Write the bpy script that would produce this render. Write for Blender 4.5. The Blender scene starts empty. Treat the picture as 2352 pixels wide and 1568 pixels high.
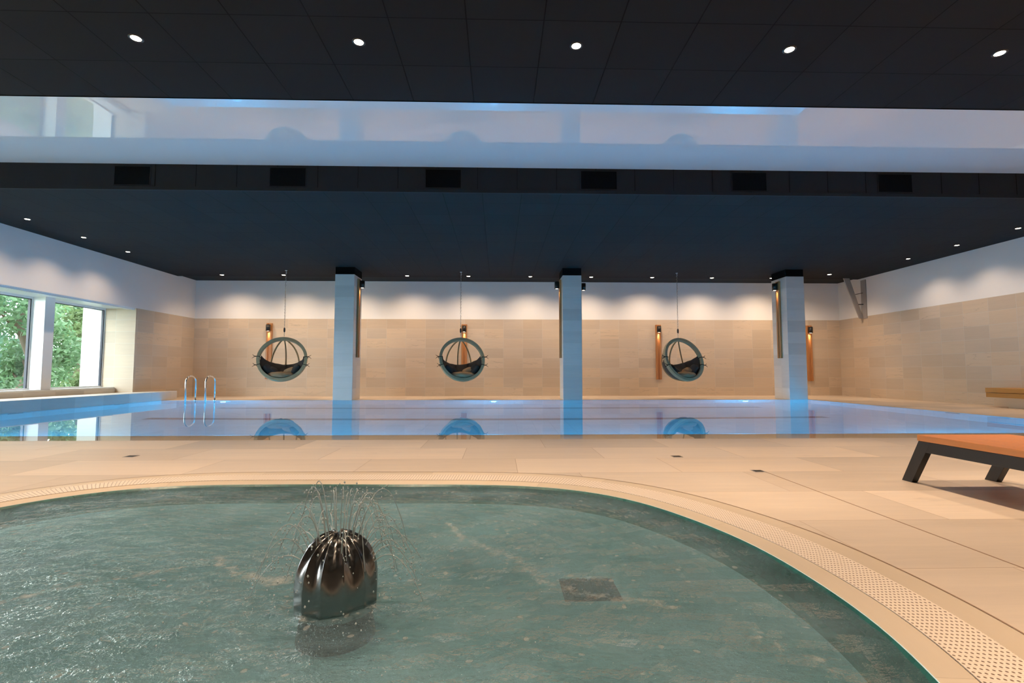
import bpy, bmesh, math, random
from mathutils import Vector, Matrix, noise
from mathutils.geometry import tessellate_polygon

random.seed(7)
S = bpy.context.scene
COL = S.collection
PI = math.pi

# ------------------------------------------------------------------ camera, world, exposure
cam_d = bpy.data.cameras.new('camera')
cam = bpy.data.objects.new('camera', cam_d); COL.objects.link(cam)
cam_d.sensor_width = 36.0
cam_d.lens = 36.0 * 1148.4 / 2352.0
cam_d.clip_start = 0.02
cam_d.clip_end = 300
cam.location = (0, 0, 0.7255)
cam.rotation_euler = (PI / 2 + 0.0614, 0, -0.0267)
S.camera = cam

S.view_settings.view_transform = 'Standard'
S.view_settings.look = 'None'
S.view_settings.gamma = 1.0
S.view_settings.exposure = 0.0
S.view_settings.use_curve_mapping = False
S.cycles.use_denoising = True
S.cycles.sample_clamp_indirect = 4.0
S.cycles.max_bounces = 10
S.cycles.diffuse_bounces = 4
S.cycles.transparent_max_bounces = 16
S.cycles.blur_glossy = 0.3

SKY = 15.0            # bright overcast daylight outside the windows
W_DOWN = 255.0       # ceiling downlights over the deck
W_WASH = 138.0        # row of downlights that wash the far wall
W_SIDE = 72.0        # downlights along the side walls
W_SCONCE = 34.0      # wall sconces
W_POOL = 200.0       # blue underwater lamps
WARM = (1.0, 0.73, 0.50)
BLUE = (0.012, 0.49, 1.0)

w = bpy.data.worlds.new('overcast_sky'); S.world = w; w.use_nodes = True
nt = w.node_tree
bg = nt.nodes['Background']
bg.inputs[0].default_value = (0.86, 0.95, 1.0, 1); bg.inputs[1].default_value = SKY

# ------------------------------------------------------------------ helpers
def lin(r, g, b):
    f = lambda c: (c / 255 / 12.92) if c / 255 <= 0.04045 else ((c / 255 + 0.055) / 1.055) ** 2.4
    return (f(r), f(g), f(b), 1.0)

class NT:
    """small helper for building node materials"""
    def __init__(s, name):
        s.m = bpy.data.materials.new(name); s.m.use_nodes = True
        s.t = s.m.node_tree; s.t.nodes.clear()
        s.out = s.t.nodes.new('ShaderNodeOutputMaterial')
    def n(s, typ, ins=None, **kw):
        nd = s.t.nodes.new(typ)
        for k, v in kw.items(): setattr(nd, k, v)
        for k, v in (ins or {}).items(): s.set(nd.inputs[k], v)
        return nd
    def set(s, sock, v):
        if isinstance(v, bpy.types.NodeSocket): s.t.links.new(v, sock)
        elif isinstance(v, bpy.types.Node): s.t.links.new(v.outputs[0], sock)
        else: sock.default_value = v
    def math(s, op, a, b=0.0, c=None):
        nd = s.n('ShaderNodeMath', {0: a, 1: b}, operation=op)
        if c is not None: s.set(nd.inputs[2], c)
        return nd.outputs[0]
    def mix(s, f, a, b):
        nd = s.n('ShaderNodeMix', data_type='RGBA')
        s.set(nd.inputs[0], f); s.set(nd.inputs[6], a); s.set(nd.inputs[7], b)
        return nd.outputs[2]
    def ramp(s, f, lo, hi, a=0.0, b=1.0):
        nd = s.n('ShaderNodeMapRange', {0: f, 1: lo, 2: hi, 3: a, 4: b})
        return nd.outputs[0]
    def noise(s, vec, scale, detail=3.0, rough=0.55):
        nd = s.n('ShaderNodeTexNoise', {'Scale': scale, 'Detail': detail, 'Roughness': rough})
        if vec is not None: s.set(nd.inputs['Vector'], vec)
        return nd.outputs[0]
    def scalevec(s, vec, sc):
        return s.n('ShaderNodeVectorMath', {0: vec, 1: sc}, operation='MULTIPLY').outputs[0]
    def bump(s, h, strength=0.3, dist=0.01):
        return s.n('ShaderNodeBump', {'Height': h, 'Strength': strength, 'Distance': dist}).outputs[0]
    def princ(s, **kw):
        p = s.n('ShaderNodeBsdfPrincipled')
        for k, v in kw.items(): s.set(p.inputs[k.replace('_', ' ')], v)
        return p
    def done(s, sh):
        s.set(s.out.inputs[0], sh if isinstance(sh, bpy.types.NodeSocket) else sh.outputs[0]); return s.m

def simple(name, col, rough=0.5, metal=0.0, var=0.08, scale=8.0, bump=0.0, bscale=120.0, spec=0.5, stretch=(1, 1, 1)):
    t = NT(name)
    tc = t.n('ShaderNodeTexCoord').outputs['Object']
    v = t.scalevec(tc, stretch)
    nz = t.noise(v, scale, 4)
    dark = tuple(c * (1 - var) for c in col[:3]) + (1,)
    lite = tuple(min(1, c * (1 + var)) for c in col[:3]) + (1,)
    c = t.mix(nz, dark, lite)
    kw = dict(Base_Color=c, Roughness=rough, Metallic=metal, Specular_IOR_Level=spec)
    if bump: kw['Normal'] = t.bump(t.noise(v, bscale, 2), bump, 0.004)
    return t.done(t.princ(**kw))

def tile_mat(name, col, var, tw, th, ou, ov, grout, gw, rough, spec=0.5, streak=(1.2, 14.0), vein=0.0, hue=0.0, bumpd=0.3, offset=0.0):
    """UV is in metres. Stone tiles tw x th with per-tile tone, streaks and thin grout."""
    t = NT(name)
    uv = t.n('ShaderNodeUVMap').outputs[0]
    sp = t.n('ShaderNodeSeparateXYZ', {0: uv})
    v = t.math('DIVIDE', t.math('SUBTRACT', sp.outputs[1], ov), th)
    fv = t.math('FLOOR', v)
    u = t.math('DIVIDE', t.math('SUBTRACT', sp.outputs[0], ou), tw)
    if offset: u = t.math('ADD', u, t.math('MULTIPLY', fv, offset))
    fu = t.math('FLOOR', u)
    cell = t.n('ShaderNodeCombineXYZ', {0: fu, 1: fv, 2: 0.0}).outputs[0]
    wn = t.n('ShaderNodeTexWhiteNoise', {'Vector': cell}, noise_dimensions='3D')
    # shift the streaks from tile to tile
    off = t.scalevec(wn.outputs['Color'], (7.0, 7.0, 7.0))
    vec = t.n('ShaderNodeVectorMath', {0: t.scalevec(uv, (streak[0], streak[1], 1.0)), 1: off}, operation='ADD').outputs[0]
    s1 = t.noise(vec, 1.0, 5, 0.6)
    s2 = t.noise(t.scalevec(vec, (3.0, 3.0, 3.0)), 1.6, 3, 0.6)
    tone = t.math('ADD', t.math('MULTIPLY', t.math('SUBTRACT', wn.outputs[0], 0.5), var),
                  t.math('ADD', t.math('MULTIPLY', t.math('SUBTRACT', s1, 0.5), var * 0.9),
                         t.math('MULTIPLY', t.math('SUBTRACT', s2, 0.5), var * 0.35)))
    val = t.math('ADD', 1.0, tone)
    c = t.n('ShaderNodeHueSaturation', {'Color': col, 'Value': val})
    if hue: t.set(c.inputs['Saturation'], t.ramp(wn.outputs['Color'], 0, 1, 1 - hue, 1 + hue))
    c = c.outputs[0]
    if vein:
        wv = t.n('ShaderNodeTexNoise', {'Vector': vec, 'Scale': 0.55, 'Detail': 6.0, 'Distortion': 0.6}).outputs[0]
        band = t.math('ABSOLUTE', t.math('SUBTRACT', wv, 0.5))
        vm = t.math('MULTIPLY', t.ramp(band, 0.0, 0.012, 1, 0), t.ramp(wn.outputs[0], 0.72, 0.8, 0, vein))
        c = t.mix(vm, c, tuple(x * 0.62 for x in col[:3]) + (1,))
    du = t.math('MULTIPLY', t.math('SUBTRACT', 0.5, t.math('ABSOLUTE', t.math('SUBTRACT', t.math('FRACT', u), 0.5))), tw)
    dv = t.math('MULTIPLY', t.math('SUBTRACT', 0.5, t.math('ABSOLUTE', t.math('SUBTRACT', t.math('FRACT', v), 0.5))), th)
    d = t.math('MINIMUM', du, dv)
    g = t.ramp(d, gw * 0.5, gw, 1, 0)
    c = t.mix(g, c, grout)
    nb = t.bump(t.math('SUBTRACT', t.math('MULTIPLY', s2, 0.25), g), bumpd, 0.002)
    rg = t.math('ADD', rough, t.math('MULTIPLY', t.math('SUBTRACT', s1, 0.5), 0.2))
    return t.done(t.princ(Base_Color=c, Roughness=rg, Specular_IOR_Level=spec, Normal=nb))

class MB:
    """collects shapes into one mesh, UVs in metres by dominant axis"""
    def __init__(s): s.v = []; s.f = []; s.mi = []; s.sm = []; s.uv = {}
    def face(s, idx, mi=0, sm=False, uv=None):
        if uv: s.uv[len(s.f)] = uv
        s.f.append(tuple(idx)); s.mi.append(mi); s.sm.append(sm)
    def add(s, p): s.v.append(Vector(p)); return len(s.v) - 1
    def poly(s, pts, mi=0, sm=False, uv=None):
        s.face([s.add(p) for p in pts], mi, sm, uv)
    def box(s, x0, x1, y0, y1, z0, z1, mi=0, skip=''):
        a = [s.add(p) for p in ((x0, y0, z0), (x1, y0, z0), (x1, y1, z0), (x0, y1, z0), (x0, y0, z1), (x1, y0, z1), (x1, y1, z1), (x0, y1, z1))]
        F = {'b': (0, 3, 2, 1), 't': (4, 5, 6, 7), 'f': (0, 1, 5, 4), 'k': (2, 3, 7, 6), 'l': (3, 0, 4, 7), 'r': (1, 2, 6, 5)}
        for k, q in F.items():
            if k not in skip: s.face([a[i] for i in q], mi)
    def prism(s, prof, ext, mi=0):
        """prof: list of 3D points (planar polygon), ext: vector"""
        e = Vector(ext); n = len(prof)
        a = [s.add(p) for p in prof]; b = [s.add(Vector(p) + e) for p in prof]
        s.face(a[::-1], mi); s.face(b, mi)
        for i in range(n): s.face((a[i], a[(i + 1) % n], b[(i + 1) % n], b[i]), mi)
    def tube(s, pts, rad, n=8, mi=0, caps=True, closed=False):
        pts = [Vector(p) for p in pts]; m = len(pts)
        rs = rad if isinstance(rad, (list, tuple)) else [rad] * m
        rings = []; up = None
        for i, p in enumerate(pts):
            if closed: d = pts[(i + 1) % m] - pts[i - 1]
            else: d = pts[min(i + 1, m - 1)] - pts[max(i - 1, 0)]
            d.normalize()
            if up is None:
                up = Vector((0, 0, 1)) if abs(d.z) < 0.9 else Vector((0, 1, 0))
            a = d.cross(up)
            if a.length < 1e-5: a = d.orthogonal()
            a.normalize(); b = a.cross(d).normalized(); up = b
            rings.append([s.add(p + rs[i] * (math.cos(2 * PI * k / n) * a + math.sin(2 * PI * k / n) * b)) for k in range(n)])
        for i in range(m if closed else m - 1):
            A, B = rings[i], rings[(i + 1) % m]
            for k in range(n): s.face((A[k], A[(k + 1) % n], B[(k + 1) % n], B[k]), mi, True)
        if caps and not closed:
            s.face(rings[0], mi); s.face(rings[-1][::-1], mi)
    def cyl(s, p0, p1, r0, r1=None, n=20, mi=0): s.tube([p0, p1], [r0, r0 if r1 is None else r1], n, mi)
    def grid(s, fn, nu, nv, mi=0, closeu=False, sm=True, uvf=None):
        ix = [[s.add(fn(i / (nu if closeu else nu - 1), j / (nv - 1))) for j in range(nv)] for i in range(nu)]
        for i in range(nu if closeu else nu - 1):
            for j in range(nv - 1):
                i2 = (i + 1) % nu
                s.face((ix[i][j], ix[i2][j], ix[i2][j + 1], ix[i][j + 1]), mi, sm)
        return ix
    def build(s, name, mats, parent=None, bevel=0.0, seg=2, solid=0.0, recalc=True):
        me = bpy.data.meshes.new(name)
        org = Vector((0, 0, 0))
        if parent is not None:
            q = parent
            while q is not None: org += q.location; q = q.parent
        me.from_pydata([v - org for v in s.v], [], s.f)
        if not isinstance(mats, (list, tuple)): mats = [mats]
        for m in mats: me.materials.append(m)
        me.polygons.foreach_set('material_index', s.mi)
        me.polygons.foreach_set('use_smooth', s.sm)
        uvl = me.uv_layers.new(name='UVMap')
        for pi, p in enumerate(me.polygons):
            nx, ny, nz = (abs(c) for c in p.normal)
            cu = s.uv.get(pi)
            for k, li in enumerate(p.loop_indices):
                if cu: uvl.data[li].uv = cu[k]; continue
                v = s.v[me.loops[li].vertex_index]
                uvl.data[li].uv = (v.x, v.y) if nz >= nx and nz >= ny else ((v.x, v.z) if ny >= nx else (v.y, v.z))
        if recalc:
            bm = bmesh.new(); bm.from_mesh(me); bmesh.ops.recalc_face_normals(bm, faces=bm.faces); bm.to_mesh(me); bm.free()
        o = bpy.data.objects.new(name, me); COL.objects.link(o)
        if parent is not None: o.parent = parent
        if bevel:
            b = o.modifiers.new('bevel', 'BEVEL'); b.width = bevel; b.segments = seg; b.limit_method = 'ANGLE'
        if solid:
            b = o.modifiers.new('solid', 'SOLIDIFY'); b.thickness = solid; b.offset = 0
        return o

def tag(o, label=None, cat=None, group=None, kind=None):
    if label: o['label'] = label
    if cat: o['category'] = cat
    if group: o['group'] = group
    if kind: o['kind'] = kind
    return o
def struct(o, label=None, cat=None): return tag(o, label, cat, None, 'structure')
def empty(name, loc, label, cat, group=None, rotz=0):
    o = bpy.data.objects.new(name, None); COL.objects.link(o)
    o.location = loc; o.rotation_euler = (0, 0, rotz); o.empty_display_size = 0.1
    return tag(o, label, cat, group)
def copy_tree(o, parent=None):
    c = o.copy(); COL.objects.link(c)
    if parent is not None: c.parent = parent
    for ch in list(o.children): copy_tree(ch, c)
    return c
def lamp(name, typ, loc, energy, color, parent=None, rot=(0, 0, 0), **kw):
    d = bpy.data.lights.new(name, typ); d.energy = energy; d.color = color
    for k, v in kw.items(): setattr(d, k, v)
    o = bpy.data.objects.new(name, d); COL.objects.link(o)
    org = Vector((0, 0, 0))
    if parent is not None: o.parent = parent; org = parent.location
    o.location = Vector(loc) - org; o.rotation_euler = rot
    return o

# ------------------------------------------------------------------ materials
M = {}
STONE = lin(206, 186, 162)
M['wall_tile'] = tile_mat('stone_wall_tile', STONE, 0.17, 0.6, 0.3, -1.651, 2.362, lin(206, 197, 184), 0.0045, 0.5, vein=0.5, hue=0.12)
M['side_tile'] = tile_mat('stone_side_wall_tile', STONE, 0.17, 0.6, 0.3, 15.44, 2.362, lin(206, 197, 184), 0.0045, 0.5, vein=0.5, hue=0.12)
M['pillar_tile'] = tile_mat('stone_pillar_tile', lin(212, 209, 204), 0.18, 0.75, 0.3, 0.0, 3.3, lin(208, 202, 192), 0.005, 0.5, hue=0.08)
M['deck'] = tile_mat('stone_deck_tile', lin(214, 196, 176), 0.3, 1.2, 0.6, 0.14, 3.66, lin(178, 155, 132), 0.003, 0.45, streak=(0.9, 9.0), vein=0.25, hue=0.08, offset=0.37)
M['kerb'] = tile_mat('stone_kerb', lin(208, 190, 166), 0.14, 1.2, 3.0, 0.0, -10.0, lin(190, 170, 148), 0.002, 0.4, streak=(1.5, 8.0))
M['white'] = simple('white_wall_paint', lin(238, 237, 235), 0.6, var=0.02, scale=2.0, bump=0.05, bscale=200)
M['white_gloss'] = simple('white_window_lacquer', lin(232, 234, 236), 0.3, var=0.01)
M['pool_tile'] = tile_mat('pool_mosaic', lin(214, 226, 232), 0.06, 0.3, 0.3, 0, 0, lin(190, 206, 214), 0.004, 0.3)
M['black'] = simple('black_panel', (0.014, 0.0145, 0.015, 1), 0.75, var=0.12, scale=3.0, bump=0.1, bscale=260, spec=0.2)
M['blackmetal'] = simple('black_powder_coat', (0.012, 0.0115, 0.011, 1), 0.4, var=0.05)
M['darkgasket'] = simple('dark_gasket', (0.012, 0.014, 0.03, 1), 0.4, var=0.05)
M['void'] = simple('vent_interior', (0.002, 0.002, 0.002, 1), 0.9, spec=0.1)
M['wood'] = simple('oiled_oak', lin(176, 118, 70), 0.45, var=0.22, scale=6.0, stretch=(9, 9, 0.7))
M['bench_wood'] = simple('oak_bench_wood', lin(196, 140, 72), 0.45, var=0.2, scale=5.0, stretch=(12, 0.7, 12))
M['lounger_wood'] = simple('iroko_slats', lin(192, 120, 62), 0.42, var=0.2, scale=5.0, stretch=(14, 0.9, 14))
M['chrome'] = simple('polished_steel', (0.75, 0.75, 0.76, 1), 0.12, 1.0, var=0.02)
M['ringwood'] = simple('grey_green_weathered_wood', lin(148, 136, 108), 0.55, var=0.16, scale=10.0)
M['ribwood'] = simple('brown_bent_wood', lin(142, 120, 86), 0.5, var=0.2, scale=10.0)
M['cushion'] = simple('charcoal_cushion_fabric', lin(54, 52, 52), 0.9, var=0.2, scale=9.0, bump=0.25, bscale=60, spec=0.2)
M['pad'] = simple('taupe_cushion_fabric', lin(146, 120, 92), 0.9, var=0.2, scale=9.0, bump=0.2, bscale=60, spec=0.2)
M['sling'] = simple('dark_sling_canvas', lin(60, 60, 58), 0.85, var=0.1)
M['strap'] = simple('black_strap', (0.008, 0.008, 0.008, 1), 0.7, spec=0.2)
M['bracket'] = simple('grey_steel_bracket', lin(160, 152, 144), 0.45, var=0.05)
M['teal'] = tile_mat('teal_mosaic', lin(44, 98, 90), 0.35, 0.025, 0.025, 0, 0, lin(40, 80, 76), 0.001, 0.3)
M['drain'] = simple('dark_drain_grille', lin(58, 50, 42), 0.5, var=0.1)
M['bark'] = simple('tree_bark', lin(92, 78, 62), 0.9, var=0.3, scale=5, stretch=(4, 4, 0.6))
M['soil'] = simple('leaf_litter_ground', lin(92, 100, 62), 0.95, var=0.4, scale=1.5)

def ceiling_mat():
    t = NT('black_acoustic_ceiling')
    uv = t.n('ShaderNodeUVMap').outputs[0]
    sp = t.n('ShaderNodeSeparateXYZ', {0: uv})
    s_ = 0.6131
    u = t.math('DIVIDE', t.math('SUBTRACT', sp.outputs[0], -0.4221 * s_), s_)
    v = t.math('DIVIDE', t.math('SUBTRACT', sp.outputs[1], 3.7745), s_)
    cell = t.n('ShaderNodeCombineXYZ', {0: t.math('FLOOR', u), 1: t.math('FLOOR', v), 2: 0.0}).outputs[0]
    wn = t.n('ShaderNodeTexWhiteNoise', {'Vector': cell}, noise_dimensions='3D').outputs[0]
    d = t.math('MULTIPLY', t.math('MINIMUM',
        t.math('SUBTRACT', 0.5, t.math('ABSOLUTE', t.math('SUBTRACT', t.math('FRACT', u), 0.5))),
        t.math('SUBTRACT', 0.5, t.math('ABSOLUTE', t.math('SUBTRACT', t.math('FRACT', v), 0.5)))), s_)
    seam = t.ramp(d, 0.003, 0.006, 1, 0)
    base = t.mix(wn, (0.0150, 0.0152, 0.0154, 1), (0.0178, 0.018, 0.0182, 1))
    c = t.mix(seam, base, (0.003, 0.003, 0.003, 1))
    nb = t.bump(t.math('SUBTRACT', t.noise(uv, 320, 2), t.math('MULTIPLY', seam, 2.0)), 0.25, 0.003)
    return t.done(t.princ(Base_Color=c, Roughness=0.85, Specular_IOR_Level=0.12, Normal=nb))
M['ceiling'] = ceiling_mat()

def stretch_ceiling():
    t = NT('white_gloss_stretch_ceiling')
    uv = t.n('ShaderNodeUVMap').outputs[0]
    return t.done(t.princ(Base_Color=lin(226, 230, 233), Roughness=0.004, Specular_IOR_Level=0.5, IOR=1.75))
M['stretch'] = stretch_ceiling()

def emit(name, col, s):
    t = NT(name)
    return t.done(t.n('ShaderNodeEmission', {0: tuple(col) + (1,), 1: s}))
M['led'] = emit('warm_led_lens', (1.0, 0.86, 0.66), 28.0)
M['led_sconce'] = emit('sconce_led', (1.0, 0.8, 0.56), 7.0)
M['led_blue'] = emit('blue_underwater_led', (0.05, 0.45, 1.0), 6.0)

def glass_mat():
    t = NT('window_glass')
    fr = t.n('ShaderNodeFresnel', {'IOR': 1.45})
    a = t.n('ShaderNodeBsdfTransparent', {0: (0.93, 0.97, 0.95, 1)})
    b = t.n('ShaderNodeBsdfGlossy', {'Roughness': 0.01})
    return t.done(t.n('ShaderNodeMixShader', {0: fr, 1: a, 2: b}))
M['glass'] = glass_mat()

def water_main():
    t = NT('still_pool_water')
    uv = t.n('ShaderNodeUVMap').outputs[0]
    nb = t.bump(t.noise(t.scalevec(uv, (0.5, 1.6, 1)), 1.4, 2), 0.012, 0.02)
    return t.done(t.princ(Base_Color=(0.93, 0.98, 1.0, 1), Roughness=0.0, IOR=1.33, Transmission_Weight=1.0, Normal=nb))
M['water'] = water_main()
def water_film():
    t = NT('shallow_water_film')
    uv = t.n('ShaderNodeUVMap').outputs[0]
    nb = t.bump(t.noise(t.scalevec(uv, (0.5, 1.6, 1)), 1.4, 2), 0.012, 0.02)
    fr = t.n('ShaderNodeFresnel', {'IOR': 1.33, 'Normal': nb})
    a = t.n('ShaderNodeBsdfTransparent', {0: (0.95, 0.98, 0.98, 1)})
    b = t.n('ShaderNodeBsdfGlossy', {'Roughness': 0.0, 'Normal': nb})
    return t.done(t.n('ShaderNodeMixShader', {0: fr, 1: a, 2: b}))
M['film'] = water_film()

def water_small():
    """choppy, slightly milky water with foam where the attribute 'foam' says so"""
    t = NT('choppy_bubbly_water')
    uv = t.n('ShaderNodeUVMap').outputs[0]
    at = t.n('ShaderNodeAttribute', attribute_name='foam').outputs['Fac']
    n1 = t.noise(t.scalevec(uv, (11.0, 26.0, 1)), 1.0, 4, 0.6)
    n2 = t.noise(uv, 70.0, 3, 0.6)
    nb = t.bump(t.math('ADD', n1, t.math('MULTIPLY', n2, 0.6)), 1.0, 0.035)
    fr = t.n('ShaderNodeFresnel', {'IOR': 1.33, 'Normal': nb})
    tr = t.n('ShaderNodeBsdfTransparent', {0: (0.84, 0.95, 0.93, 1)})
    milk = t.n('ShaderNodeBsdfDiffuse', {0: lin(150, 182, 196), 'Normal': nb})
    body = t.n('ShaderNodeMixShader', {0: t.math('MULTIPLY', t.ramp(t.noise(uv, 3.0, 4, 0.6), 0.3, 0.7, 0.2, 0.48), t.ramp(at, -1.0, 0.0, 0.0, 1.0)), 1: tr, 2: milk})
    gl = t.n('ShaderNodeBsdfGlossy', {'Roughness': 0.035, 'Normal': nb})
    wat = t.n('ShaderNodeMixShader', {0: fr, 1: body, 2: gl})
    fz = t.noise(uv, 26.0, 5, 0.7)
    fm = t.ramp(t.math('ADD', at, t.math('MULTIPLY', t.math('SUBTRACT', fz, 0.5), 2.0)), 0.42, 0.92, 0.0, 0.55)
    # loose bubbles floating about
    vo = t.n('ShaderNodeTexVoronoi', {'Vector': t.n('ShaderNodeVectorMath', {0: uv, 1: t.scalevec(t.n('ShaderNodeTexNoise', {'Vector': uv, 'Scale': 5.0}).outputs['Color'], (0.1, 0.1, 0))}, operation='ADD').outputs[0], 'Scale': 22.0, 'Randomness': 1.0})
    sparse = t.n('ShaderNodeSeparateColor', {0: vo.outputs['Color']})
    bub = t.math('MULTIPLY', t.ramp(vo.outputs['Distance'], 0.18, 0.26, 1, 0), t.ramp(sparse.outputs[0], 0.80, 0.82, 0, 0.32))
    fm = t.math('MAXIMUM', fm, t.math('MULTIPLY', bub, t.ramp(at, -0.2, 0.02, 0.25, 1.0)))
    foam = t.n('ShaderNodeBsdfDiffuse', {0: lin(190, 192, 186), 'Normal': nb})
    return t.done(t.n('ShaderNodeMixShader', {0: fm, 1: wat, 2: foam}))
M['water_small'] = water_small()

def jet_mat():
    t = NT('spraying_water')
    tr = t.n('ShaderNodeBsdfTransparent', {0: (0.97, 0.99, 0.98, 1)})
    b = t.princ(Base_Color=lin(206, 216, 220), Roughness=0.1, Specular_IOR_Level=0.9)
    return t.done(t.n('ShaderNodeMixShader', {0: 0.66, 1: tr, 2: b}))
M['jet'] = jet_mat()

def brushed():
    t = NT('brushed_stainless_steel')
    tc = t.n('ShaderNodeTexCoord').outputs['Object']
    nz = t.noise(t.scalevec(tc, (150, 150, 3)), 1.0, 2)
    r = t.ramp(nz, 0.3, 0.7, 0.16, 0.24)
    return t.done(t.princ(Base_Color=(0.27, 0.265, 0.26, 1), Metallic=1.0, Roughness=r))
M['steel'] = brushed()

def grate_mat():
    """white overflow grating: UV u along the pool edge (m), v across it (m)"""
    t = NT('white_overflow_grating')
    uv = t.n('ShaderNodeUVMap').outputs[0]
    sp = t.n('ShaderNodeSeparateXYZ', {0: uv})
    p = 0.0185
    u = t.math('DIVIDE', sp.outputs[0], p)
    v = t.math('DIVIDE', sp.outputs[1], p * 0.72)
    fu = t.math('SUBTRACT', t.math('FRACT', u), 0.5); fv = t.math('SUBTRACT', t.math('FRACT', v), 0.5)
    r = t.math('SQRT', t.math('ADD', t.math('POWER', fu, 2.0), t.math('POWER', t.math('MULTIPLY', fv, 0.8), 2.0)))
    hole = t.ramp(r, 0.16, 0.24, 1, 0)
    gap = t.ramp(t.math('ABSOLUTE', fu), 0.44, 0.49, 0, 0.35)
    m = t.math('MAXIMUM', hole, gap)
    c = t.mix(m, lin(234, 218, 200), lin(128, 104, 84))
    return t.done(t.princ(Base_Color=c, Roughness=0.45, Normal=t.bump(t.math('MULTIPLY', m, -1.0), 0.6, 0.004)))
M['grate'] = grate_mat()

def leaf_mat(name, col):
    t = NT(name)
    tc = t.n('ShaderNodeTexCoord').outputs['Object']
    c = t.mix(t.noise(tc, 1.7, 3), tuple(x * 0.65 for x in col[:3]) + (1,), tuple(min(1, x * 1.35) for x in col[:3]) + (1,))
    a = t.princ(Base_Color=c, Roughness=0.5)
    b = t.n('ShaderNodeBsdfTranslucent', {0: c})
    return t.done(t.n('ShaderNodeMixShader', {0: 0.4, 1: a, 2: b}))
M['leaf'] = [leaf_mat('leaf_green', lin(92, 124, 88)), leaf_mat('leaf_blue_green', lin(80, 116, 94)), leaf_mat('leaf_yellow_green', lin(112, 132, 88))]

# ------------------------------------------------------------------ room dimensions
XL, XR, YB, YN = -9.27, 10.75, 15.44, -4.0      # walls: left, right, far, near (behind the camera)
ZC, ZT = 3.496, 2.362                            # ceiling, top of the wall tiling
PX0, PX1, PY0, PY1 = -8.65, 8.22, 5.93, 13.14    # main pool basin
SHELF = 5.48                                     # where the water film over the near kerb ends
RY0, RY1, RZ = 5.00, 7.59, 3.895                 # ceiling recess
RX0, RX1 = -8.9, 10.3
XG = -10.06                                      # window plane

# ------------------------------------------------------------------ small pool outline
raw = [(1.053, 1.223), (1.108, 1.425), (1.123, 1.622), (1.12, 1.843), (1.101, 2.111), (1.033, 2.371), (0.854, 2.793), (0.622, 3.073), (0.267, 3.266),
       (-0.20, 3.335), (-0.694, 3.352), (-1.42, 3.375), (-2.111, 3.346), (-2.50, 3.165), (-2.72, 2.86), (-2.88, 2.40), (-2.96, 1.85), (-2.93, 1.3),
       (-2.8, 0.9), (-2.55, 0.55), (-2.2, 0.32), (-1.7, 0.2), (-0.93, 0.15), (-0.2, 0.2), (0.35, 0.32), (0.70, 0.55), (0.93, 0.87)]
def spline(pts, n=14):
    out = []
    m = len(pts)
    for i in range(m):
        p = [Vector(pts[(i + k - 1) % m]) for k in range(4)]
        for j in range(n):
            t = j / n
            out.append(0.5 * ((2 * p[1]) + (-p[0] + p[2]) * t + (2 * p[0] - 5 * p[1] + 4 * p[2] - p[3]) * t * t + (-p[0] + 3 * p[1] - 3 * p[2] + p[3]) * t ** 3))
    return out
def resample(pts, N):
    L = [0]
    m = len(pts)
    for i in range(m): L.append(L[-1] + (pts[(i + 1) % m] - pts[i]).length)
    out = []; k = 0
    for j in range(N):
        d = L[-1] * j / N
        while L[k + 1] < d: k += 1
        t = (d - L[k]) / max(1e-9, L[k + 1] - L[k])
        out.append(pts[k].lerp(pts[(k + 1) % m], t))
    return out, L[-1]
OUT, OUTLEN = resample(spline(raw), 240)
for _ in range(22):
    OUT = [(OUT[i - 1] + 2 * OUT[i] + OUT[(i + 1) % 240]) / 4 for i in range(240)]
def offset(d):
    out = []
    for i in range(240):
        tn = (OUT[(i + 1) % 240] - OUT[i - 1]).normalized()
        out.append(OUT[i] + d * Vector((tn.y, -tn.x)))
    return out
ZW2 = -0.018    # water level of the small pool
def ring_strip(mb, d0, d1, z0, z1, mi=0, uvs=False):
    A, B = offset(d0), offset(d1)
    L = 0
    for i in range(240):
        j = (i + 1) % 240
        seg = (A[j] - A[i]).length
        uv = None
        if uvs: uv = [(L, 0), (L + seg, 0), (L + seg, abs(d1 - d0) + abs(z1 - z0)), (L, abs(d1 - d0) + abs(z1 - z0))]
        mb.poly([(A[i].x, A[i].y, z0), (A[j].x, A[j].y, z0), (B[j].x, B[j].y, z1), (B[i].x, B[i].y, z1)], mi, False, uv)
        L += seg

# ------------------------------------------------------------------ floor, pools
hole = [Vector((p.x, p.y, 0)) for p in offset(0.36)]
outer = [Vector(p) for p in ((XL, YN, 0), (XR, YN, 0), (XR, SHELF, 0), (XL, SHELF, 0))]
allp = outer + hole[::-1]
mb = MB(); ix = [mb.add(p) for p in allp]
for tri in tessellate_polygon([outer, hole[::-1]]): mb.face([ix[k] for k in tri])
mb.poly([(PX1, SHELF, 0), (XR, SHELF, 0), (XR, YB, 0), (PX1, YB, 0)])
mb.poly([(XL, PY1, 0), (PX1, PY1, 0), (PX1, YB, 0), (XL, YB, 0)])
mb.poly([(XL, SHELF, 0), (PX0, SHELF, 0), (PX0, PY1, 0), (XL, PY1, 0)])
struct(mb.build('floor', M['deck'], recalc=False), 'beige stone tiled pool deck floor', 'floor')
for p in bpy.data.objects['floor'].data.polygons:
    if p.normal.z < 0: p.flip()

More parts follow.
